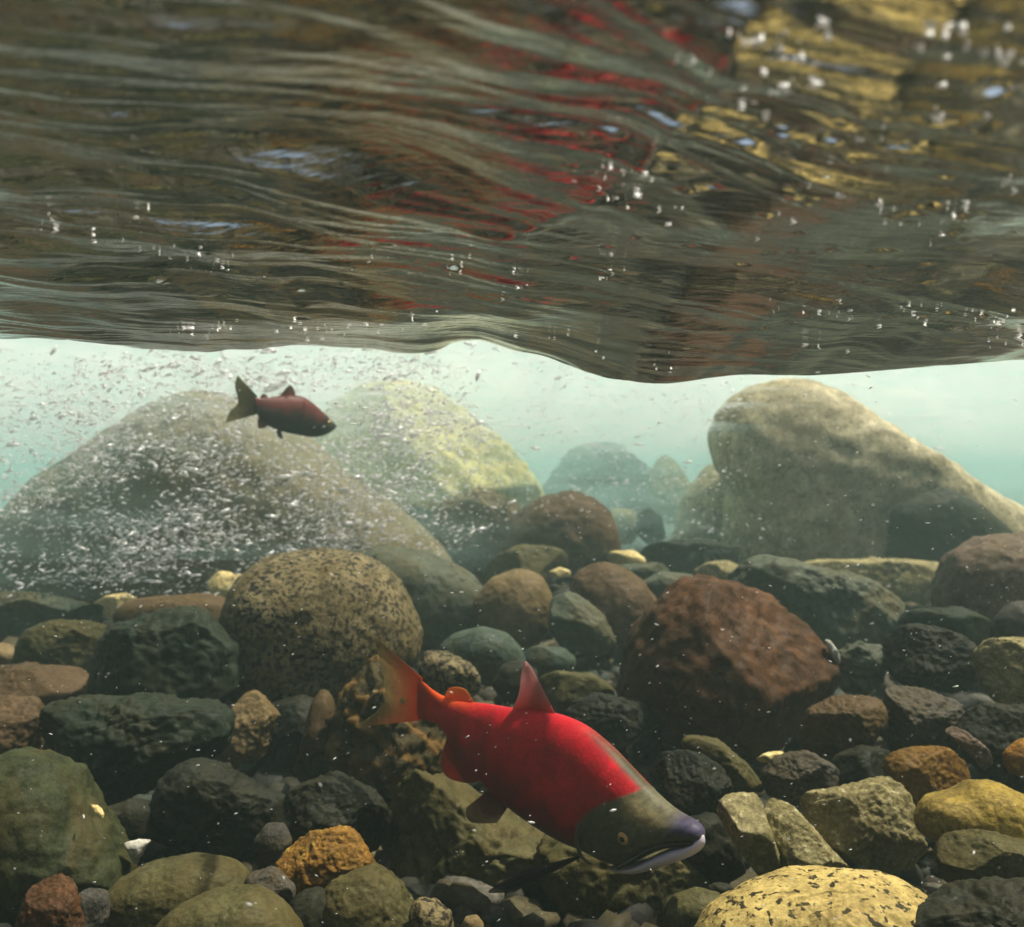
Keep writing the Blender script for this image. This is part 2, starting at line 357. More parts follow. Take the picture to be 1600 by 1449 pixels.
def stone(name, label, Y, mk, poly, dr=.85, rough=.05, facets=0, sm=6, seed=None, cat='stone', parts=None):
    P = np.array(poly, float); Q = np.roll(P, -1, 0)
    A = (P[:, 0]*Q[:, 1]-Q[:, 0]*P[:, 1]); ar = A.sum()/2
    c = ((P+Q)*A[:, None]).sum(0)/(6*ar)
    sd = seed if seed is not None else int(abs(c[0]*7+c[1]*13)) % 9973
    r = np.random.RandomState(sd)
    mR0 = math.sqrt(abs(ar)/math.pi)
    R = outline_radius(poly, c[0], c[1])*(1.0 if mR0 > 90 else 1.06)
    k = np.exp(-.5*(np.arange(-3*sm, 3*sm+1)/max(sm, .5))**2); k /= k.sum()
    R = np.convolve(np.concatenate([R[-3*sm:], R, R[:3*sm]]), k, 'valid')
    mR = math.sqrt(abs(ar)/math.pi)
    lvl = 5 if mR > 50 else (4 if mR > 14 else 3)
    U, Fc = ico(lvl)
    rho = np.hypot(U[:, 0], U[:, 2]); th = np.arctan2(-U[:, 2], U[:, 0]) % (2*math.pi)
    Rt = np.interp(th*360/(2*math.pi), np.arange(361), np.append(R, R[0]))
    # away from the rim the outline relaxes towards a plain rounded mass
    blend = smooth(.25, .95, rho)
    Rm = Rt*blend + mR*(1-blend)
    sc = Y/F; pw = .82
    rr = rho**pw
    X = Rm*rr*np.cos(th)*sc; Z = -Rm*rr*np.sin(th)*sc
    D = mR*dr*sc
    Yd = np.sign(U[:, 1])*np.abs(U[:, 1])**.9*D
    V = np.stack([X, Yd, Z], 1)
    size = mR*sc
    if facets:
        for _ in range(facets+2):
            n = r.normal(size=3)*[.5, .4, .5]; n[1] -= .85; n /= np.linalg.norm(n)
            sp = V@n; h = np.quantile(sp, r.uniform(.83, .96))
            ex_ = np.clip(sp-h, 0, None); V = V-n*(ex_*.93)[:, None]
    nm = V/np.maximum(np.linalg.norm(V, axis=1), 1e-6)[:, None]
    off = r.uniform(0, 90, 3)
    d = fbm(V/size*.9+off, 5, .52)*rough*1.3
    if facets: d = d - np.abs(perlin(V/size*2.2+off+5))*rough*.9
    # pits and chips
    d = d + .016*fbm(V/size*7+off, 3, .6)*(1+facets*.4)
    V = V + nm*(d*size)[:, None]
    o = mesh(name, V, Fc, M[mk])
    o.location = pix(c[0], c[1], Y)
    tag(o, label, cat)
    return o

B, C = 'boulder', 'cobble'
STONES = [
 # name, label, Y, material, outline, kwargs
 (B,'huge brown boulder at left, speckled all over with rising bubbles',4.0,'bigbrown',[(-10,850),(12,800),(60,745),(110,708),(180,668),(250,628),(320,612),(400,635),(475,680),(565,750),(630,800),(680,848),(720,900),(660,970),(400,990),(200,980),(50,950),(0,915)],dict(dr=.6,rough=.035,facets=0,sm=3)),
 (B,'bright cream boulder standing behind the brown boulder and small fish',4.75,'cream',[(450,660),(520,615),(570,598),(625,592),(680,603),(740,645),(800,698),(840,742),(858,772),(835,805),(790,860),(720,900),(600,890),(480,840),(440,740)],dict(dr=.6,rough=.05,facets=3)),
 (B,'tall pale smooth boulder at right with its sunlit top',4.7,'bigpale',[(1102,692),(1112,652),(1140,620),(1190,596),(1245,589),(1300,603),(1352,640),(1400,676),(1460,715),(1540,765),(1600,798),(1690,850),(1700,930),(1500,960),(1250,950),(1150,930),(1120,860),(1135,760),(1118,735)],dict(dr=.55,rough=.022,sm=3)),
 (B,'olive boulder tucked behind the left foot of the tall pale boulder',5.1,'bigpale',[(1055,850),(1075,780),(1110,728),(1170,720),(1220,800),(1210,890),(1090,895)],dict(rough=.04)),
 (B,'dark smooth hump added as the cast shadow on the right foot of the tall pale boulder',4.0,'darkgreen',[(1400,800),(1440,775),(1477,764),(1530,792),(1582,835),(1600,900),(1477,930),(1390,900)],dict(dr=.5,rough=.03,sm=3)),  # added mass standing in for a cast shadow on the boulder
 (B,'reddish purple boulder at the right edge of the photo',2.6,'purple',[(1465,925),(1480,872),(1520,846),(1580,834),(1650,840),(1690,900),(1670,990),(1600,1015),(1530,1005),(1475,975)],dict(rough=.07)),
 (B,'round tan boulder covered with black specks, behind the tail',2.2,'speckled',[(345,1000),(350,940),(375,898),(420,870),(480,859),(550,864),(610,893),(648,940),(663,985),(655,1030),(610,1070),(540,1110),(460,1120),(385,1100),(352,1050)],dict(dr=.95,rough=.045)),
 (B,'large rust-brown boulder right of the dorsal fin',1.95,'rust',[(965,1080),(980,1005),(1015,948),(1065,912),(1130,904),(1200,922),(1262,968),(1302,1022),(1310,1070),(1292,1112),(1235,1155),(1140,1185),(1050,1185),(985,1140)],dict(dr=.85,rough=.06,facets=2)),
 (C,'dark dome-shaped stone in front of the cream boulder',4.2,'brown',[(770,870),(800,812),(845,782),(890,773),(930,788),(956,820),(962,860),(940,890),(860,900),(790,895)],dict(rough=.07)),
 (C,'tan-brown stone wedged below the cream boulder',4.25,'tan',[(690,780),(750,768),(815,790),(800,850),(750,900),(690,880),(670,830)],dict(rough=.08,facets=3)),
 (C,'flat olive stone lying in front of the dark dome stone',3.9,'olive',[(750,900),(778,868),(815,852),(865,857),(892,870),(888,892),(830,915),(760,920)],dict(rough=.05,facets=2)),
 (C,'smooth tan cobble in the middle of the bed',3.0,'tan',[(742,940),(768,906),(812,891),(846,904),(863,940),(860,980),(832,1010),(790,1015),(755,995)],dict(rough=.02)),
 (C,'bright sandy flat stone, larger of the two bright ones mid-bed',3.95,'sand',[(947,870),(958,862),(992,861),(1008,874),(1008,883),(965,886)],dict(rough=.05,facets=2)),
 (C,'small bright sandy chip beside the smooth tan cobble',3.6,'sand',[(853,896),(875,887),(890,892),(892,901),(866,903)],dict(rough=.05,facets=2)),
 (C,'dark brown dome stone between the tan cobble and the rust-brown boulder',2.9,'brown',[(895,930),(905,900),(935,883),(965,886),(1003,910),(1028,945),(1020,1000),(960,1020),(905,1000)],dict(rough=.06)),
 (C,'narrow grey-green slab leaning on the dark brown dome stone',2.75,'greengrey',[(862,935),(895,925),(945,965),(962,1005),(930,1025),(880,1010),(860,980)],dict(rough=.06,facets=4)),
 (B,'smooth grey-green stone right behind the speckled boulder',3.1,'greengrey',[(550,880),(590,858),(650,862),(700,880),(742,905),(760,935),(752,975),(700,1000),(640,1010),(560,980)],dict(rough=.03)),
 (C,'long pale olive slab at the foot of the tall pale boulder',3.7,'paleolive',[(1220,888),(1270,879),(1340,877),(1420,876),(1490,885),(1500,925),(1440,945),(1370,935),(1300,925),(1240,910)],dict(dr=.6,rough=.03,facets=2)),
 (C,'grey-green angular rock between the rust-brown and purple boulders',2.8,'greengrey',[(1145,905),(1190,877),(1250,880),(1345,905),(1400,940),(1405,985),(1375,1025),(1320,1040),(1270,1010),(1210,955),(1155,935)],dict(rough=.08,facets=5)),
 (C,'small olive stone resting just above the rust-brown boulder',3.7,'paleolive',[(1078,898),(1105,879),(1140,877),(1163,888),(1140,908),(1090,912)],dict(rough=.05,facets=2)),
 (C,'brown cobble with diagonal stripes below the rust-brown boulder',1.6,'brown',[(1252,1155),(1268,1112),(1315,1092),(1372,1092),(1385,1120),(1350,1168),(1310,1192),(1265,1188)],dict(rough=.05,facets=3)),
 (C,'blackish angular rock below the purple boulder',1.95,'dark',[(1376,1000),(1420,978),(1470,985),(1525,1015),(1545,1040),(1500,1080),(1420,1075),(1385,1040)],dict(rough=.09,facets=5)),
 (C,'green-ochre algae-covered rock at the right edge',1.75,'paleolive',[(1528,1025),(1555,998),(1600,1000),(1660,1040),(1650,1110),(1600,1125),(1560,1100),(1538,1060)],dict(rough=.09,facets=3)),
 (C,'grey slate block below the blackish angular rock',1.6,'grey',[(1388,1082),(1400,1072),(1440,1080),(1495,1098),(1510,1150),(1470,1190),(1400,1190),(1390,1140)],dict(rough=.05,facets=5,sm=2)),
 (C,'thin reddish splinter of stone lying diagonally at right',1.42,'purple',[(1478,1142),(1492,1134),(1515,1148),(1545,1175),(1562,1202),(1540,1204),(1515,1178)],dict(rough=.12,facets=3,sm=2)),
 (C,'polished amber-brown stone above the yellow stones at right',1.38,'amberbrown',[(1385,1200),(1400,1182),(1440,1173),(1482,1172),(1506,1198),(1518,1240),(1500,1280),(1440,1290),(1400,1260)],dict(rough=.03,facets=3)),
 (C,'small orange stone cut by the right edge of the photo',1.4,'amber',[(1570,1180),(1590,1160),(1620,1150),(1640,1200),(1600,1215),(1576,1205)],dict(rough=.06)),
 (C,'yellow rounded stone at right with a shallow notch on top',1.2,'ochre',[(1436,1285),(1455,1252),(1500,1243),(1525,1226),(1560,1224),(1605,1250),(1660,1300),(1630,1350),(1540,1335),(1480,1318),(1445,1305)],dict(rough=.04,sm=3)),
 (C,'olive stone directly under the yellow notched stone',1.12,'olive',[(1462,1335),(1485,1308),(1550,1308),(1640,1330),(1680,1370),(1620,1400),(1540,1400),(1480,1385)],dict(rough=.05,facets=2)),
 (C,'squarish pale olive stone left of the yellow notched stone',1.3,'paleolive',[(1248,1262),(1270,1245),(1320,1240),(1385,1218),(1402,1222),(1425,1270),(1443,1325),(1425,1352),(1375,1358),(1310,1330)],dict(rough=.05,facets=4,sm=3)),
 (C,'left half of the split pale stone, with glinting grains',1.25,'paleolive',[(1122,1272),(1135,1245),(1160,1238),(1186,1242),(1200,1290),(1226,1372),(1195,1378),(1155,1330)],dict(rough=.03,facets=2,sm=3)),
 (C,'right half of the split pale stone, longer and darker',1.26,'paleolive',[(1192,1244),(1212,1242),(1245,1268),(1290,1320),(1335,1366),(1300,1385),(1232,1385),(1206,1300)],dict(rough=.03,facets=2,sm=3)),
 (C,'bright yellow boulder top with black specks at the bottom edge',.98,'yellow',[(1080,1465),(1120,1425),(1180,1396),(1250,1378),(1330,1370),(1400,1378),(1445,1395),(1480,1425),(1470,1500),(1350,1560),(1150,1560),(1080,1510)],dict(rough=.03,sm=5)),
 (C,'dark brown rock filling the bottom right corner',.93,'dark',[(1385,1470),(1430,1435),(1500,1410),(1580,1388),(1680,1375),(1720,1470),(1640,1560),(1430,1560)],dict(rough=.08,facets=3)),
 (C,'dark grey slab above the two pale split halves',1.5,'grey',[(1190,1215),(1215,1186),(1268,1178),(1302,1198),(1330,1232),(1300,1255),(1240,1262),(1205,1245)],dict(rough=.05,facets=4)),
 (C,'olive wedge-shaped stone above the fish snout',1.55,'olive',[(1062,1160),(1085,1152),(1125,1160),(1160,1188),(1195,1230),(1190,1262),(1140,1240),(1085,1195)],dict(rough=.05,facets=4)),
 (C,'black rounded stone just above the fish snout',1.42,'dark',[(1000,1215),(1030,1180),(1080,1178),(1130,1205),(1152,1250),(1125,1280),(1060,1275)],dict(rough=.07,facets=3)),
 (C,'tiny orange chip beside the dark grey slab',1.55,'sand',[(1176,1192),(1195,1178),(1222,1174),(1228,1182),(1200,1192)],dict(rough=.1,facets=2)),
 (C,'broad olive-brown rock beneath the fish head',1.32,'olive',[(830,1320),(880,1310),(960,1300),(1060,1320),(1110,1365),(1130,1420),(1080,1470),(960,1480),(880,1440),(840,1380)],dict(rough=.07,facets=4)),
 (C,'small olive-brown cobble left of the speckled yellow boulder top',1.08,'olive',[(1040,1425),(1055,1402),(1090,1393),(1125,1400),(1143,1425),(1125,1465),(1070,1470)],dict(rough=.03)),
 (C,'small black pebble next to a white one near the bottom',1.12,'dark',[(1105,1388),(1118,1380),(1142,1384),(1148,1397),(1125,1403)],dict(rough=.06)),
 (C,'white quartz pebble near the bottom, by the small black one',1.1,'white',[(1140,1398),(1150,1388),(1168,1391),(1178,1402),(1155,1408)],dict(rough=.08,facets=3)),
 (C,'small round tan pebble behind the white quartz pebble',1.14,'tan',[(1172,1392),(1178,1380),(1192,1380),(1196,1392),(1184,1402)],dict(rough=.05)),
 (C,'white crescent-shaped chip against the rust-brown boulder',1.93,'white',[(1289,1000),(1298,1002),(1310,1020),(1313,1038),(1304,1032),(1294,1014)],dict(rough=.05,sm=2)),
 (C,'grey-green crumbly stone with white patches right of the crescent chip',2.0,'greengrey',[(1310,1020),(1345,1000),(1376,1010),(1378,1060),(1350,1085),(1312,1075)],dict(rough=.12,facets=3)),
 (C,'smooth grey stone at the right edge under the purple boulder',2.2,'grey',[(1560,970),(1585,945),(1640,940),(1660,1000),(1600,1020),(1570,1000)],dict(rough=.04)),
 (C,'flat dark green stone in front of the purple boulder',2.25,'darkgreen',[(1400,975),(1430,955),(1500,950),(1540,965),(1555,1000),(1500,1015),(1420,1005)],dict(rough=.06,facets=3)),
 (B,'ochre rock with orange veins behind the fish tail',1.72,'veined',[(505,1130),(520,1070),(550,1035),(585,1020),(625,1060),(660,1090),(700,1110),(715,1170),(700,1230),(650,1270),(570,1265),(515,1215)],dict(rough=.12,facets=5)),
 (C,'small olive speckled stone behind the adipose fin',2.05,'speckled',[(652,1040),(668,1022),(700,1022),(728,1036),(750,1060),(745,1090),(690,1095),(660,1070)],dict(rough=.08,facets=2)),
 (C,'dull teal cobble behind the fish back',2.3,'teal',[(685,1015),(712,992),(755,983),(792,992),(812,1015),(822,1045),(790,1070),(735,1065)],dict(rough=.02)),
 (C,'small blackish stone left of the dorsal fin tip',2.1,'dark',[(768,1070),(785,1042),(815,1034),(838,1050),(838,1090),(790,1100)],dict(rough=.06)),
 (C,'grey-teal flat stone right of the dorsal fin tip',2.45,'teal',[(812,1025),(840,1010),(880,1015),(900,1030),(890,1060),(840,1062)],dict(rough=.05,facets=2)),
 (C,'flat olive slab behind the dorsal fin',2.1,'olive',[(838,1065),(870,1050),(925,1055),(960,1075),(955,1105),(900,1120),(850,1105)],dict(dr=.7,rough=.06,facets=3)),
 (C,'long narrow brown stone standing left of the veined ochre rock',1.8,'brown',[(450,1240),(470,1170),(488,1100),(505,1075),(522,1095),(522,1160),(508,1235),(480,1260)],dict(rough=.07,facets=3)),
 (B,'large dark olive-brown rock beneath the fish belly',1.42,'olive',[(560,1300),(600,1240),(650,1215),(710,1225),(770,1270),(850,1300),(905,1350),(920,1449),(860,1520),(700,1520),(610,1430)],dict(rough=.10,facets=5)),
 (C,'black rock between the veined rock and the amber rock',1.42,'dark',[(420,1270),(460,1235),(520,1215),(580,1240),(620,1290),(590,1330),(520,1330),(440,1310)],dict(rough=.08,facets=3)),
 (C,'bright amber rock with yellow crystals near the bottom',1.22,'amber',[(433,1355),(450,1325),(485,1303),(520,1296),(550,1304),(580,1340),(590,1370),(540,1400),(500,1402),(450,1385)],dict(rough=.09,facets=4)),
 (C,'olive-brown smooth stone below the amber rock',1.12,'olive',[(495,1410),(530,1370),(580,1355),(620,1385),(650,1430),(640,1500),(560,1530),(500,1490)],dict(rough=.04,facets=2)),
 (C,'grey pitted stone with pale spots at the bottom edge',1.08,'speckled',[(638,1425),(650,1408),(680,1408),(706,1428),(708,1470),(650,1480)],dict(rough=.1)),
 (C,'small tan pebble at the bottom right of the grey pitted stone',1.06,'tan',[(720,1450),(728,1435),(745,1432),(756,1445),(750,1462),(728,1465)],dict(rough=.05)),
 (C,'blackish flat stone between amber rock and yellow-olive stone',1.12,'grey',[(376,1392),(388,1368),(425,1358),(460,1385),(455,1410),(410,1418),(385,1410)],dict(rough=.06,facets=2)),
 (C,'dark brown stone below the amber rock, left of the smooth one',1.1,'dark',[(440,1440),(458,1405),(495,1390),(520,1420),(530,1480),(460,1490)],dict(rough=.07,facets=3)),
 (B,'huge mossy green boulder in the bottom left corner',1.3,'mossy',[(-120,1260),(-60,1190),(20,1172),(75,1182),(115,1212),(150,1265),(185,1310),(210,1365),(200,1430),(120,1500),(-60,1520),(-130,1400)],dict(dr=.7,rough=.04,facets=2)),
 (C,'dark red-brown wedge standing against the mossy boulder',1.02,'rust',[(25,1449),(45,1395),(78,1357),(100,1365),(118,1400),(130,1455),(100,1500),(30,1500)],dict(dr=.5,rough=.05,facets=3)),
 (C,'grey-tan gravelly stone right of the red-brown wedge',1.1,'grey',[(110,1420),(125,1395),(165,1395),(170,1430),(150,1480),(115,1480)],dict(rough=.06,facets=2)),
 (C,'broad flat olive cobble near the bottom left',1.16,'olive',[(150,1440),(180,1385),(230,1358),(300,1345),(360,1355),(385,1378),(380,1410),(320,1450),(230,1490),(160,1490)],dict(rough=.03)),
 (C,'yellow-olive grainy stone at the bottom edge, left',1.04,'olive',[(225,1475),(270,1425),(330,1400),(395,1398),(440,1420),(470,1465),(440,1510),(260,1510)],dict(rough=.05)),
 (C,'blackish rock right of the mossy boulder, dotted with tiny pale specks',1.45,'dark',[(230,1280),(255,1222),(300,1192),(345,1202),(400,1235),(450,1258),(455,1300),(400,1330),(300,1335),(240,1320)],dict(rough=.08,facets=3)),
 (C,'small dark round stone touching the mossy boulder',1.42,'dark',[(162,1290),(172,1262),(205,1250),(238,1258),(245,1300),(215,1322),(178,1315)],dict(rough=.04)),
 (B,'wide dark green rock with a flat top at left',1.62,'darkgreen',[(48,1140),(75,1102),(130,1090),(210,1096),(270,1104),(330,1100),(366,1112),(358,1160),(310,1205),(240,1240),(150,1265),(100,1215),(60,1175)],dict(rough=.08,facets=6,sm=3)),
 (B,'large dark bluish-green rock left of the speckled boulder',2.0,'darkgreen',[(105,1095),(122,1050),(155,1005),(195,970),(255,955),(330,960),(365,1000),(380,1065),(350,1105),(240,1115),(160,1112)],dict(rough=.06,facets=4,sm=3)),
 (C,'brown-grey rounded top of a stone left of the speckled boulder',2.5,'brown',[(178,965),(198,942),(250,933),(310,930),(350,938),(360,975),(320,1000),(220,1000)],dict(rough=.04)),
 (C,'small cream wedge at the foot of the huge brown boulder',3.2,'sand',[(146,944),(168,931),(195,927),(212,936),(198,955),(182,968),(162,955)],dict(rough=.05,facets=2,sm=2)),
 (C,'flat pale green slab at the left edge',3.1,'teal',[(-60,935),(0,928),(60,929),(110,940),(160,955),(185,975),(150,1005),(60,1000),(-50,1000)],dict(dr=.6,rough=.04,facets=2)),
 (C,'olive green cobble in front of the pale green slab',2.45,'mossy',[(25,1040),(45,985),(80,972),(130,972),(178,985),(160,1020),(130,1060),(40,1065)],dict(rough=.06,facets=2)),
 (C,'tan stone tip cut by the left edge of the photo',2.5,'tan',[(-50,1005),(0,1007),(36,1020),(22,1050),(-50,1060)],dict(rough=.04,facets=2)),
 (C,'flat tan-brown slab at the left edge under the olive green cobble',2.05,'brown',[(-80,1048),(0,1043),(90,1044),(132,1048),(122,1085),(70,1110),(-80,1110)],dict(dr=.8,rough=.02,facets=2,sm=2)),
 (C,'mottled brown rock at the left edge above the mossy boulder',1.75,'brown',[(-60,1100),(0,1092),(50,1092),(70,1130),(60,1190),(10,1210),(-60,1210)],dict(rough=.08,facets=3)),
 (C,'cream sliver showing left of the speckled boulder top',3.3,'sand',[(325,912),(342,894),(378,900),(372,960),(345,955)],dict(rough=.04)),
 (C,'grey-brown stone under the speckled boulder, left side',1.9,'tan',[(325,1185),(350,1130),(378,1088),(402,1082),(440,1130),(415,1175),(360,1205)],dict(rough=.06,facets=3)),
 (C,'black stone in the hollow beneath the speckled boulder',1.95,'dark',[(395,1150),(420,1105),(470,1090),(505,1110),(500,1180),(470,1215),(410,1210)],dict(rough=.06,facets=2)),
 (C,'white triangular chip between mossy boulder and olive cobble',1.3,'white',[(196,1318),(215,1313),(234,1314),(222,1335),(212,1350)],dict(rough=.05,sm=2)),
 (C,'tiny pale crescent chip on the edge of the mossy boulder',1.22,'sand',[(143,1258),(152,1259),(162,1272),(160,1280),(150,1272)],dict(rough=.05,sm=2)),
 (C,'grey rounded pebble between the bluish black and amber rocks',1.35,'grey',[(400,1310),(415,1290),(442,1288),(455,1315),(445,1345),(410,1345)],dict(rough=.05)),
 (B,'dark green rock far back, seen through bubbly water',6.3,'darkgreen',[(850,760),(885,715),(925,698),(970,700),(1010,725),(1045,765),(1030,815),(940,830),(870,810)],dict(rough=.12,facets=4)),
 (C,'yellow-green stone far back, left of the tall pale boulder',5.9,'paleolive',[(1015,735),(1040,715),(1068,735),(1085,770),(1075,815),(1035,820),(1015,780)],dict(rough=.12,facets=3)),
 (C,'small dark upright stone in the far middle',4.7,'darkgreen',[(993,830),(998,802),(1015,794),(1032,808),(1040,840),(1010,850)],dict(rough=.04)),
 (C,'pale green cobble in the far middle, by the dark dome stone',4.9,'paleolive',[(940,815),(960,795),(990,798),(1000,830),(985,850),(950,845)],dict(rough=.05)),
 (C,'small yellow-olive cobble left of the flat olive stone',4.1,'paleolive',[(672,880),(680,862),(692,858),(704,872),(704,892),(682,895)],dict(rough=.05)),
 (C,'dark teal rock below the cream boulder, streaked with bubbles',4.5,'darkgreen',[(600,830),(640,790),(690,790),(725,830),(720,900),(640,915)],dict(rough=.08,facets=3)),
 (C,'long dark green stone behind the small olive one, at the pale boulder foot',4.2,'darkgreen',[(995,860),(1040,846),(1110,848),(1180,862),(1200,890),(1120,905),(1020,895)],dict(rough=.06,facets=3)),
 (C,'grey-green flat stone just below the larger bright sandy one',3.7,'teal',[(950,900),(970,884),(1030,880),(1055,895),(1040,915),(975,920)],dict(rough=.05,facets=2)),
 (C,'grey-green stone between the dark brown dome and rust-brown boulder',3.2,'greengrey',[(1000,915),(1030,895),(1080,898),(1090,925),(1050,960),(1010,950)],dict(rough=.05,facets=2)),
 (C,'dark rock under the rust-brown boulder, above the fish back',1.85,'dark',[(880,1120),(930,1085),(1000,1100),(1040,1150),(1020,1190),(940,1190)],dict(rough=.08,facets=4)),
 (C,'dark stone in the gap right of the veined ochre rock',1.7,'dark',[(690,1240),(705,1200),(750,1190),(820,1220),(850,1280),(790,1310),(720,1290)],dict(rough=.08,facets=2)),
 (C,'dark stone below the striped brown cobble',1.5,'dark',[(1290,1215),(1310,1185),(1360,1165),(1400,1185),(1400,1225),(1350,1245),(1310,1240)],dict(rough=.08,facets=3)),
 (C,'dark brown stone low on the right, beside the reddish splinter',1.5,'dark',[(1500,1130),(1545,1105),(1620,1110),(1660,1160),(1620,1225),(1550,1230),(1510,1180)],dict(rough=.07,facets=3)),
 (C,'dark stone left of the split pale halves',1.32,'dark',[(1060,1300),(1085,1280),(1120,1275),(1150,1320),(1170,1375),(1120,1385),(1080,1350)],dict(rough=.07,facets=2)),
]
names = {B: 'boulder', C: 'stone'}
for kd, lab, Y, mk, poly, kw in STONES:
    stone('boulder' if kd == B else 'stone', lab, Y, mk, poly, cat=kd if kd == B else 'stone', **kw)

# ------------------------------------------------------------------ gravel (stuff): many small stones filling the gaps
def scatter(name, n, pos, size, mat, lvl, aspect=(1, .8, .6), cols=None, noise=.0, seed=1):
    r = np.random.RandomState(seed); U, Fc = ico(lvl); nv = len(U)
    P = pos(r, n); n = len(P); sz = size(r, P)
    ax = np.array(aspect)[None, :]*r.uniform(.75, 1.25, (n, 3))
    V = U[None]*np.ones((n, 1, 1))
    if noise:
        W = (U[None]*1.3+r.uniform(0, 80, (n, 1, 3))).reshape(-1, 3); V = V*(1+noise*perlin(W).reshape(n, nv, 1))
    V = V*ax[:, None, :]*sz[:, None, None]
    a = r.uniform(0, 2*math.pi, n) if noise and name == 'gravel' else r.normal(0, .6, n)
    b = r.normal(.12, .35, n)
    ca, sa, cb, sb = [f(t)[:, None] for t in (a, b) for f in (np.cos, np.sin)]
    x, y, z = V[..., 0], V[..., 1], V[..., 2]
    x, z = x*cb-z*sb, x*sb+z*cb
    x, y = x*ca-y*sa, x*sa+y*ca
    V = np.stack([x, y, z], 2)+P[:, None, :]
    Fa = (Fc[None]+(np.arange(n)*nv)[:, None, None]).reshape(-1, 3)
    c = None
    if cols is not None:
        cc = np.array(cols)[r.randint(0, len(cols), n)]*r.uniform(.7, 1.3, (n, 1)); c = np.repeat(cc*.62, nv, 0)  # gravel colours scaled down to stand in for shade
    return mesh(name, V.reshape(-1, 3), Fa, mat, col=c)
q = N('gravel'); at = q.n('VertexColor'); at.layer_name = 'Col'; tc = q.n('TexCoord')
nn = q.noise(tc.outputs['Object'], 120, 4); c = q.mix(q.ramp(nn, [(.4, (0,0,0)), (.65, (.6,)*3)]), at.outputs[0], (.03,.028,.02))
bs = q.n('BsdfPrincipled'); q.l(c, bs.inputs['Base Color']); bs.inputs['Roughness'].default_value = .55; bs.inputs['Specular IOR Level'].default_value = .07
bp = q.n('Bump'); bp.inputs['Strength'].default_value = .4; bp.inputs['Distance'].default_value = .004; q.l(nn, bp.inputs['Height']); q.l(bp.outputs[0], bs.inputs['Normal'])
q.l(bs.outputs[0], q.out.inputs[0])
def gpos(r, n):
    Y = .75+5.5*r.rand(n)**1.4; X = r.uniform(-1, 1, n)*(.62*Y+.25); Z = bed_z(X, Y)+r.uniform(0, .035, n)
    return np.stack([X, Y, Z], 1)
g = scatter('gravel', 7000, gpos, lambda r, P: np.clip(np.exp(r.normal(-3.75, .45, len(P)))*(1+.12*P[:, 1]), .006, .024+.012*P[:, 1]), q.m, 1, noise=.55,
            cols=[(.05,.05,.035),(.035,.04,.032),(.09,.075,.04),(.07,.055,.035),(.13,.11,.06),(.03,.03,.028),(.20,.19,.15),(.06,.075,.06)])
tag(g, 'small gravel and pebbles filling the gaps between the larger stones', 'gravel', kind='stuff')

# ------------------------------------------------------------------ fish
def fish_mat(name, rough=.38, sheen=.0, trans=0.0, spec=.45, scale=260):
    q = N(name); at = q.n('VertexColor'); at.layer_name = 'Col'; tc = q.n('TexCoord')
    vo = q.n('TexVoronoi'); vo.inputs['Scale'].default_value = scale; q.l(tc.outputs['Object'], vo.inputs['Vector'])
    n1 = q.noise(tc.outputs['Object'], 22, 5, .6); n2 = q.noise(tc.outputs['Object'], 9, 3)
    c = q.mix(q.ramp(n1, [(.40, (0,0,0)), (.70, (.55,)*3)]), at.outputs[0], (.035,.02,.02))
    c = q.mix(.28, c, q.ramp(n2, [(.3, (.55,)*3), (.7, (1.25,)*3)]), 'MULTIPLY')
    c = q.mix(.35, c, q.ramp(vo.outputs['Distance'], [(.15, (1.12,)*3), (.75, (.62,)*3)]), 'MULTIPLY')
    bs = q.n('BsdfPrincipled'); q.l(c, bs.inputs['Base Color']); bs.inputs['Roughness'].default_value = rough
    bs.inputs['Specular IOR Level'].default_value = spec
    bp = q.n('Bump'); bp.inputs['Strength'].default_value = .10; bp.inputs['Distance'].default_value = .002
    q.l(vo.outputs['Distance'], bp.inputs['Height']); q.l(bp.outputs[0], bs.inputs['Normal'])
    last = bs.outputs[0]
    if trans:
        tl = q.n('BsdfTranslucent'); q.l(at.outputs[0], tl.inputs[0]); m1 = q.n('MixShader'); m1.inputs[0].default_value = .45
        q.l(last, m1.inputs[1]); q.l(tl.outputs[0], m1.inputs[2])
        tp = q.n('BsdfTransparent'); m2 = q.n('MixShader'); q.l(at.outputs['Alpha'], m2.inputs[0])
        q.l(tp.outputs[0], m2.inputs[1]); q.l(m1.outputs[0], m2.inputs[2]); last = m2.outputs[0]
    q.l(last, q.out.inputs[0]); return q.m
SKIN = fish_mat('salmon_skin', rough=.5, spec=.14); FIN = fish_mat('salmon_fin', trans=1, rough=.5)
q = N('fish_eye_black'); bs = q.n('BsdfPrincipled'); bs.inputs['Base Color'].default_value = (.004,.004,.006,1); bs.inputs['Roughness'].default_value = .08; q.l(bs.outputs[0], q.out.inputs[0]); PUPIL = q.m
q = N('fish_iris'); bs = q.n('BsdfPrincipled'); bs.inputs['Base Color'].default_value = (.50,.30,.12,1); bs.inputs['Roughness'].default_value = .3; bs.inputs['Metallic'].default_value = .3; q.l(bs.outputs[0], q.out.inputs[0]); IRIS = q.m
q = N('fish_jaw_skin'); at = q.n('VertexColor'); at.layer_name = 'Col'; bs = q.n('BsdfPrincipled'); q.l(at.outputs[0], bs.inputs['Base Color']); bs.inputs['Roughness'].default_value = .4; q.l(bs.outputs[0], q.out.inputs[0]); JAW = q.m

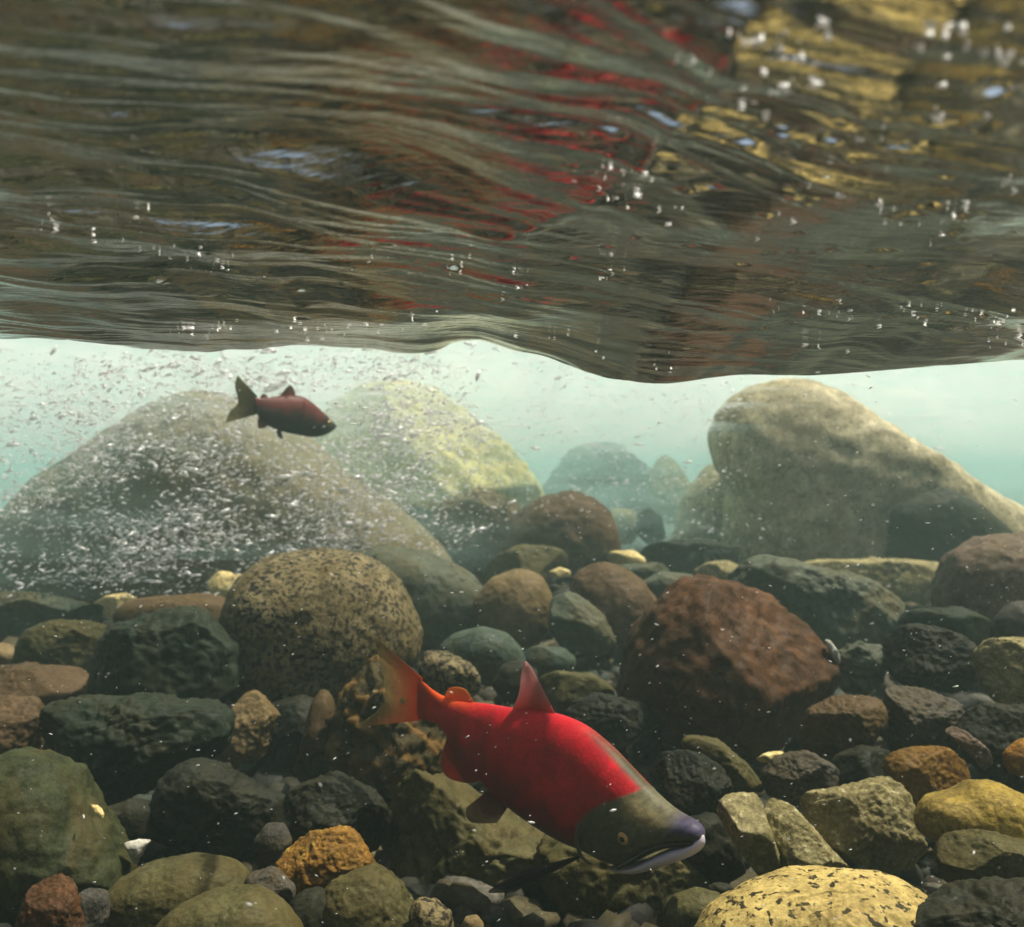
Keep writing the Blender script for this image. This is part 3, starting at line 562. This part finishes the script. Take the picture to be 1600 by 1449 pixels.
def catmull(P, n):
    P = np.array(P, float); k = len(P); t = np.linspace(0, k-1, n); i = np.clip(t.astype(int), 0, k-2); f = (t-i)[:, None]
    g = lambda j: P[np.clip(j, 0, k-1)]
    p0, p1, p2, p3 = g(i-1), g(i), g(i+1), g(i+2)
    return .5*((2*p1)+(-p0+p2)*f+(2*p0-5*p1+4*p2-p3)*f**2+(-p0+3*p1-3*p2+p3)*f**3)

class Fish:
    def __init__(s, label, origin_px, Yk, swim_cat='salmon'):
        s.Yk = Yk                                  # (px, Y) pairs: how the body's mid-plane runs away from the camera
        s.o = pix(origin_px[0], origin_px[1], s.Y(origin_px[0]))
        s.root = bpy.data.objects.new('salmon', None); COL.objects.link(s.root); s.root.location = s.o
        s.root.empty_display_size = .05
        tag(s.root, label, 'fish')
    def Y(s, px):
        xs = [a for a, _ in s.Yk]; ys = [b for _, b in s.Yk]
        return np.interp(px, xs, ys)
    def P(s, px, py):
        px = np.asarray(px, float); Y = s.Y(px)
        return np.stack([(px-800)/F*Y, Y, (724.5-np.asarray(py, float))/F*Y], -1)-s.o
    def nrm(s, px):
        a, b = s.P(px-6, px*0+724.5), s.P(px+6, px*0+724.5); t = b-a
        n = np.stack([t[..., 1], -t[..., 0], t[..., 0]*0], -1); return n/np.linalg.norm(n, axis=-1)[..., None]   # towards camera
    def loft(s, name, rows, colf, mat, ns=90, nr=48, flat=2.0, wk=1.0):
        R = catmull(rows, ns)                       # each row: top px,py, bottom px,py, half width (m), flatness
        top, bot, w = s.P(R[:, 0], R[:, 1]), s.P(R[:, 2], R[:, 3]), np.clip(R[:, 4], .0004, 1)
        mid = (top+bot)/2; up = (top-bot)/2; w = w*wk; n = s.nrm((R[:, 0]+R[:, 2])/2)
        th = np.arange(nr)*2*math.pi/nr
        ct, st = np.cos(th), np.sin(th)
        e = 2/flat
        cx = np.sign(ct)*np.abs(ct)**e; sy_ = np.sign(st)*np.abs(st)**.92
        V = mid[:, None]+up[:, None]*sy_[None, :, None]+n[:, None]*(w[:, None]*cx[None])[..., None]
        i = np.arange(ns*nr).reshape(ns, nr); j = np.roll(i, -1, 1)
        Fc = np.stack([i[:-1].ravel(), j[:-1].ravel(), j[1:].ravel(), i[1:].ravel()], 1)
        tt = np.linspace(0, 1, ns)[:, None]*np.ones((1, nr)); hh = np.ones((ns, 1))*sy_[None]
        pxx = (R[:, 0:1]*(1+sy_)/2+R[:, 2:3]*(1-sy_)/2); pyy = (R[:, 1:2]*(1+sy_)/2+R[:, 3:4]*(1-sy_)/2)
        cols = colf(pxx.ravel(), pyy.ravel(), hh.ravel(), tt.ravel())
        V = V.reshape(-1, 3)
        c0, c1 = V[:nr].mean(0), V[-nr:].mean(0); k = len(V)
        V = np.vstack([V, c0, c1]); cols = np.vstack([cols, cols[:nr].mean(0), cols[-nr:].mean(0)])
        caps = [(k, (a+1) % nr, a, a) for a in range(nr)]+[(k+1, (ns-1)*nr+a, (ns-1)*nr+(a+1) % nr, (ns-1)*nr+(a+1) % nr) for a in range(nr)]
        T = np.vstack([Fc[:, [0, 1, 2]], Fc[:, [0, 2, 3]], np.array(caps)[:, :3]])
        return mesh(name, V, T, mat, s.root, col=cols)
    def fin(s, name, base, edge, cb, ct, thick=.0016, rays=26, seg=9, out=0.0, lift=0.0, ab=1., at_=.75, parent=None, pw=1.2):
        """rays run from the base line to the outer edge; out = how far (m) the edge leans towards the camera"""
        Bp, Ep = catmull(base, rays*3), catmull(edge, rays*3); ns = rays*3
        v = np.linspace(0, 1, seg)
        PX = Bp[:, None, 0]*(1-v)+Ep[:, None, 0]*v; PY = Bp[:, None, 1]*(1-v)+Ep[:, None, 1]*v
        C = s.P(PX, PY); n = s.nrm(PX)
        ridge = (np.arange(ns) % 3 == 0)[:, None]*.35+.65
        th = thick*(1-.75*v)[None]*ridge/2
        wav = out*v[None]**1.3+lift + .0025*np.sin(np.linspace(0, 7, ns))[:, None]*v[None]**2
        A = C+n*(wav+th)[..., None]; Bq = C+n*(wav-th)[..., None]
        i = np.arange(ns*seg).reshape(ns, seg); k = ns*seg
        q1 = np.stack([i[:-1, :-1].ravel(), i[1:, :-1].ravel(), i[1:, 1:].ravel(), i[:-1, 1:].ravel()], 1)
        q2 = q1[:, ::-1]+k
        loop = np.concatenate([i[0, :], i[1:, -1], i[-1, -2::-1], i[-2:0:-1, 0]]); l2 = np.roll(loop, -1)
        q3 = np.stack([loop, l2, l2+k, loop+k], 1)
        mixv = np.clip(v[None]+.24*((np.arange(ns) % 3 == 0)[:, None]-.4), 0, 1)
        cb4, ct4 = np.array([*cb, ab]), np.array([*ct, at_])
        cols = cb4*(1-mixv[..., None]**pw)+ct4*mixv[..., None]**pw; cols = cols.reshape(-1, 4)
        return mesh(name, np.vstack([A.reshape(-1, 3), Bq.reshape(-1, 3)]), np.vstack([q1, q2, q3]), FIN, parent or s.root, col=np.vstack([cols, cols]))
    def ball(s, name, px, py, r, mat, out, parent=None, squash=.5):
        U, Fc = ico(3); n = s.nrm(np.array([px], float))[0]; c = s.P(px, py)+n*out
        V = U*r; V = V-np.outer(V@n, n)*(1-squash)
        return mesh(name, V+c, Fc, mat, parent or s.root)

RED, DRED, GRN, PALE = np.array([.62,.014,.026]), np.array([.24,.008,.024]), np.array([.060,.070,.034]), np.array([.50,.42,.42])
def lin(a, b, t): return a*(1-t[:, None])+b*t[:, None]

# --- near fish
f = Fish('large bright red salmon with olive green head, swimming right over the dark stones', (840,1200),
         [(480,1.47),(590,1.44),(655,1.40),(760,1.31),(900,1.20),(1000,1.125),(1100,1.055),(1200,1.0)])
MOUTH = [(974,1351),(1000,1340),(1027,1322),(1055,1312),(1078,1312),(1094,1314)]
def near_col(px, py, h, t):
    top = smooth(.25, .95, h)
    n = fbm(np.stack([px/40, py/40, px*0], 1), 3)
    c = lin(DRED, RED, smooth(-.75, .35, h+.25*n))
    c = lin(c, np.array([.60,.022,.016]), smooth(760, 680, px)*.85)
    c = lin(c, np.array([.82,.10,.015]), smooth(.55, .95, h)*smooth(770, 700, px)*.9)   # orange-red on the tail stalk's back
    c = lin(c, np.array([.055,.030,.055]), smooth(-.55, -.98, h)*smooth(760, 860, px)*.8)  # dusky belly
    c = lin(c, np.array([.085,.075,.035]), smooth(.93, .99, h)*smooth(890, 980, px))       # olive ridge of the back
    # head boundary
    by_ = np.array([1226,1232,1241,1257,1278,1305,1330,1345]); bx_ = np.array([1015,1006,974,944,930,925,928,934])
    xb = np.interp(py, by_, bx_)
    hd = smooth(-7, 8, px-xb+7*n)
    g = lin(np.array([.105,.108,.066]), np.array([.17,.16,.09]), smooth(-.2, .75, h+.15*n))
    g = lin(g, np.array([.34,.27,.13]), smooth(.30, .55, h)*smooth(.92, .70, h)*smooth(985, 1010, px)*smooth(1072, 1045, px)*.75)
    g = lin(g, np.array([.062,.057,.13]), smooth(1045, 1080, px)*smooth(-.6, .3, h)*.9)      # violet snout
    g = lin(g, np.array([.012,.012,.016]), smooth(-.62, -.92, h)*smooth(985, 1005, px))      # dark mouth line
    m_ = fbm(np.stack([px/9, py/9, px*0+2], 1), 3)
    g = g*(1+.40*m_)[:, None]; g = lin(g, np.array([.16,.15,.10]), smooth(.25, .6, fbm(np.stack([px/16, py/12, px*0+6], 1), 2))*smooth(.3, -.2, h)*smooth(1030, 1000, px)*.6)
    c = c*(1+.16*m_)[:, None]
    c = np.clip(lin(c, g, hd), 0, 1)
    return c
rows = [(654,1060,654,1124,.0035),(688,1086,684,1132,.010),(722,1095,706,1158,.018),(760,1100,730,1190,.026),(804,1107,760,1225,.034),(858,1113,800,1262,.040),
        (905,1130,842,1292,.043),(945,1160,882,1315,.042),(980,1196,918,1330,.040),(1008,1226,948,1345,.0385),(1032,1249,977,1351,.036),(1052,1265,1004,1338,.031),(1070,1276,1032,1322,.026),(1084,1284,1058,1315,.021),(1094,1294,1080,1314,.015),(1098,1303,1092,1315,.009),(1098,1309,1096,1315,.003)]
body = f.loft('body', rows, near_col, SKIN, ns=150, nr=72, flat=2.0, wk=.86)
# raised edge of the gill cover
gc = [(974,1243),(946,1257),(931,1280),(927,1305),(932,1328),(944,1342)]
def tubeline(fs, name, pts, r, mat, colr, outf, parent=None, n=40, k=8, flatn=.5):
    Pp = catmull(pts, n); C_ = fs.P(Pp[:, 0], Pp[:, 1]); nn_ = fs.nrm(Pp[:, 0]); C_ = C_+nn_*outf(np.linspace(0, 1, n))[:, None]
    T_ = np.gradient(C_, axis=0); T_ /= np.linalg.norm(T_, axis=1)[:, None]; Bn = np.cross(T_, nn_)
    th = np.arange(k)*2*math.pi/k; taper = np.sin(np.linspace(.05, .98, n)*math.pi)**.4
    V = C_[:, None]+(Bn[:, None]*np.cos(th)[None, :, None]+nn_[:, None]*np.sin(th)[None, :, None]*flatn)*(r*taper)[:, None, None]
    i = np.arange(n*k).reshape(n, k); j = np.roll(i, -1, 1)
    Fq = np.stack([i[:-1].ravel(), j[:-1].ravel(), j[1:].ravel(), i[1:].ravel()], 1)
    return mesh(name, V.reshape(-1, 3), Fq, mat, parent or fs.root, col=np.tile(np.array([[*colr]]), (n*k, 1)))
gill = tubeline(f, 'gill_cover_edge', gc, .0035, JAW, (.07,.065,.045), lambda t: .0305+.003*np.sin(t*math.pi)-.007*t**3)
def jaw_col(px, py, h, t):
    c = lin(np.array([.45,.36,.33]), np.array([.62,.56,.72]), smooth(.1, .6, t))
    c = lin(c, np.array([.12,.11,.08]), smooth(.18, .0, t)*.7)
    c = lin(c, np.array([.75,.75,.78]), smooth(.93, 1, t)); return c
jaw = f.loft('lower_jaw', [(968,1347,964,1352,.020),(985,1348,984,1358,.026),(1008,1343,1006,1361,.026),(1032,1332,1032,1355,.023),(1056,1322,1060,1346,.019),(1078,1317,1082,1337,.014),(1090,1311,1094,1328,.010),(1096,1306,1099,1318,.005),(1098,1304,1099,1308,.002)], jaw_col, JAW, ns=70, nr=40)
mouth = tubeline(f, 'mouth_line', [(986,1347),(1004,1338),(1030,1323),(1056,1315),(1080,1315),(1092,1315)], .0035, PUPIL, (0,0,0), lambda t: .0268-.019*t**1.3)
eye = f.ball('eye', 998, 1299, .0088, IRIS, .0288, squash=.55)
f.ball('pupil', 999, 1300, .0040, PUPIL, .0322, parent=eye, squash=.5)
f.ball('nostril', 1062, 1299, .0024, PUPIL, .0206, squash=.4)
O1, O2 = (.85,.10,.02), (.95,.30,.08)
f.fin('dorsal_fin', [(800,1112),(825,1114),(845,1116),(870,1122)], [(813,1080),(819,1038),(824,1038),(848,1074)], (.62,.03,.02), (.88,.50,.50), ab=1, at_=.8, pw=.85, rays=30)
f.fin('adipose_fin', [(694,1094),(710,1098),(728,1100),(744,1102)], [(696,1086),(706,1074),(724,1077),(738,1092)], (.80,.12,.02), (.80,.25,.05), rays=10)
f.fin('tail_fin', [(660,1060),(658,1082),(657,1104),(660,1126)], [(574,984),(588,1006),(596,1046),(600,1085),(588,1112),(554,1136)], (.95,.11,.025), (.20,.20,.07), rays=36, seg=14, at_=.42, ab=1.0, pw=.75)
f.ball('tail_scar', 633, 1094, .0050, M['sand'], .0065, squash=.3)
f.fin('anal_fin', [(700,1150),(716,1176),(734,1198),(752,1220)], [(690,1178),(693,1205),(704,1219),(732,1224)], (.42,.016,.016), (.36,.05,.035), rays=20, at_=.85)
f.fin('pelvic_fin', [(766,1232),(780,1246),(795,1258)], [(738,1258),(746,1282),(786,1282)], (.20,.012,.022), (.12,.03,.05), rays=16, out=.012, at_=.6)
f.fin('pectoral_fin', [(934,1326),(928,1330),(922,1334)], [(880,1332),(840,1352),(822,1366),(866,1364)], (.10,.045,.06), (.10,.08,.10), rays=16, out=.05, lift=.026, at_=.75)

# --- far fish
g2 = Fish('small dark maroon salmon with yellow-green tail, far off beside the brown boulder', (455,645), [(340,3.0),(401,3.04),(460,3.12),(530,3.22),(600,3.3)])
def far_col(px, py, h, t):
    n = fbm(np.stack([px/14, py/14, px*0+3], 1), 3)
    c = lin(np.array([.030,.024,.024]), np.array([.15,.030,.024]), smooth(-.25, .45, h+.3*n))
    c = lin(c, np.array([.10,.035,.03]), smooth(.75, 1, h)*.6)
    return lin(c, np.array([.045,.052,.035]), smooth(.70, .80, t+.03*h))
g2.loft('body', [(398,621,398,646,.006),(406,622,403,650,.010),(420,621,412,661,.018),(436,619,428,670,.026),(455,618,446,676,.032),(472,620,466,680,.034),(487,629,482,683,.032),(502,642,496,683,.027),(512,651,508,680,.020),(520,659,516,676,.012),(526,665,523,671,.004)], far_col, SKIN, ns=70, nr=40)
g2.fin('tail_fin', [(402,619),(400,630),(399,640),(401,648)], [(371,586),(367,604),(372,629),(360,642),(352,661)], (.18,.12,.05), (.36,.33,.11), rays=18, seg=8, at_=.92, thick=.004)
g2.fin('dorsal_fin', [(436,620),(444,620),(452,619),(462,619)], [(444,610),(450,603),(455,602),(459,608)], (.22,.04,.03), (.20,.09,.06), rays=10, at_=.9, thick=.004)
g2.fin('adipose_fin', [(407,622),(413,622),(418,622)], [(408,617),(413,615),(417,618)], (.25,.10,.04), (.28,.16,.06), rays=6, thick=.004)
g2.fin('anal_fin', [(404,651),(410,659),(418,665)], [(402,660),(404,669),(414,669)], (.20,.05,.04), (.25,.12,.07), rays=10, at_=.8, thick=.004)
g2.fin('pelvic_fin', [(432,671),(440,675)], [(432,684),(440,686)], (.08,.04,.03), (.08,.05,.04), rays=8, thick=.004, out=.01)
e2 = g2.ball('eye', 511, 662, .009, IRIS, .018, squash=.5); g2.ball('pupil', 511, 662, .005, PUPIL, .022, parent=e2)

# ------------------------------------------------------------------ bubbles and drifting flecks
q = N('air_bubble'); df = q.n('BsdfDiffuse'); df.inputs[0].default_value = (.98,.98,.98,1); tl = q.n('BsdfTranslucent'); tl.inputs[0].default_value = (.98,.98,.98,1)
gl = q.n('BsdfGlossy'); gl.inputs['Roughness'].default_value = .3; m1 = q.n('MixShader'); m1.inputs[0].default_value = .5; m2 = q.n('MixShader'); m2.inputs[0].default_value = .22
q.l(df.outputs[0], m1.inputs[1]); q.l(tl.outputs[0], m1.inputs[2]); q.l(m1.outputs[0], m2.inputs[1]); q.l(gl.outputs[0], m2.inputs[2]); q.l(m2.outputs[0], q.out.inputs[0]); BUB = q.m
def cloud(lo, hi, clump=.35, zp=1.0):
    lo, hi = np.array(lo), np.array(hi)
    def fpos(r, n):
        P = lo+(hi-lo)*r.rand(n*4, 3); P[:, 2] = lo[2]+(hi[2]-lo[2])*r.rand(n*4)**zp
        d = fbm(np.stack([P[:, 0]*2.2, P[:, 1]*2.2, P[:, 2]*5], 1), 3)
        e_ = np.minimum(P-lo, hi-P)[:, :2]/(hi-lo)[:2]; d = d-1.6*(1-smooth(0, .22, e_.min(1)))
        P = P[d > r.normal(clump*.4, .30, len(d))][:n]
        Z = surf_z(P[:, 0], P[:, 1]); B_ = bed_z(P[:, 0], P[:, 1])
        return P[(P[:, 2] < Z-.015) & (P[:, 2] > B_+.03)]
    return fpos
b1 = scatter('bubbles', 26000, cloud((-2.6,2.9,-.50),(.30,3.9,.40), .22, .95), lambda r, P: np.exp(r.normal(-6.3,.55,len(P))), BUB, 0, (3.0,.8,.7), seed=3)
tag(b1, 'cloud of small white air bubbles drifting in front of the huge brown boulder', 'bubbles', kind='stuff')
b2 = scatter('bubbles', 11000, cloud((-1.6,3.7,-.40),(1.6,5.4,.62), .3, .7), lambda r, P: np.exp(r.normal(-6.35,.5,len(P))), BUB, 0, (3.0,.8,.7), seed=4)
tag(b2, 'white air bubbles drifting in the middle distance before the cream boulder', 'bubbles', kind='stuff')
b3 = scatter('bubbles', 4500, cloud((-4.5,5.5,-.2),(4.8,8.5,.66), .2, .6), lambda r, P: np.exp(r.normal(-5.9,.5,len(P))), BUB, 0, (2.4,.9,.85), seed=5)
tag(b3, 'dense froth of bubbles far back under the broken water', 'bubbles', kind='stuff')
b5 = scatter('froth', 1800, cloud((-3.2,4.6,.02),(3.4,6.6,.62), .35, .6), lambda r, P: np.exp(r.normal(-5.6,.45,len(P))), BUB, 1, (2.6,1,.42), noise=.5, seed=9)
tag(b5, 'white shreds of froth whirling below the surface in the distance', 'froth', kind='stuff')
def fleckpos(r, n):
    Y = r.uniform(.55, 2.6, n); X = r.uniform(-.6, .6, n)*Y; Z = r.uniform(-.5, .1, n)*Y
    P = np.stack([X, Y, Z], 1); return P[(Z > -.6) & (Z < surf_z(X, Y)-.01)]
b4 = scatter('drifting_flecks', 1500, fleckpos, lambda r, P: np.exp(r.normal(-7.7,.5,len(P)))*(P[:, 1]**.6), BUB, 0, (2.6,.6,.7), seed=6)
tag(b4, 'fine pale flecks drifting in the near water', 'flecks', kind='stuff')

# white blobs added under the surface to stand in for sun sparkles
GL = [(1215,65,9),(1245,92,9),(1160,62,5),(1248,130,9),(1440,52,8),(1482,42,8),(1580,75,14),(1455,152,5),(1500,182,6),(1340,212,4),(1290,30,7),(1560,20,8),(1185,165,4),(1090,110,3),
      (940,272,7),(985,300,10),(1000,270,6),(1075,330,5),(1390,325,8),(1500,330,9),(1585,282,6),(1430,360,4),(1290,300,4),(1230,345,3),
      (1305,490,12),(1425,488,12),(1545,494,14),(1575,538,8),(1210,485,6),(180,378,5),(350,412,12),(205,345,8),(75,342,6),(275,390,6),(310,515,12),(340,512,8),(470,512,8),(520,518,12),(560,520,8),(640,500,5),
      (900,560,3),(870,530,4),(1040,560,4),(1270,540,4),(700,420,5),(820,440,5),(610,400,4),(950,430,6)]
r = np.random.RandomState(77); PB = []
for gx, gy, n_ in GL:
    for _ in range(n_):
        px_, py_ = gx+r.normal()*24, gy+r.normal()*11
        dx_, dz_ = (px_-800)/F, (724.5-py_)/F
        Ys = np.linspace(.2, 1.35, 240); hit = dz_*Ys > surf_z(dx_*Ys, Ys)
        if hit.any():
            Yh = Ys[hit.argmax()]; PB.append((dx_*Yh, Yh, dz_*Yh-.0013))
PB = np.array(PB)
b7 = scatter('bubbles', len(PB), lambda r_, n: PB, lambda r_, P: np.exp(r_.normal(-7.25,.45,len(P))), BUB, 1, (2.2,.9,.6), seed=13)
tag(b7, 'tiny white blobs added in place of sun sparkles on the underside of the surface', 'bubbles', kind='stuff')
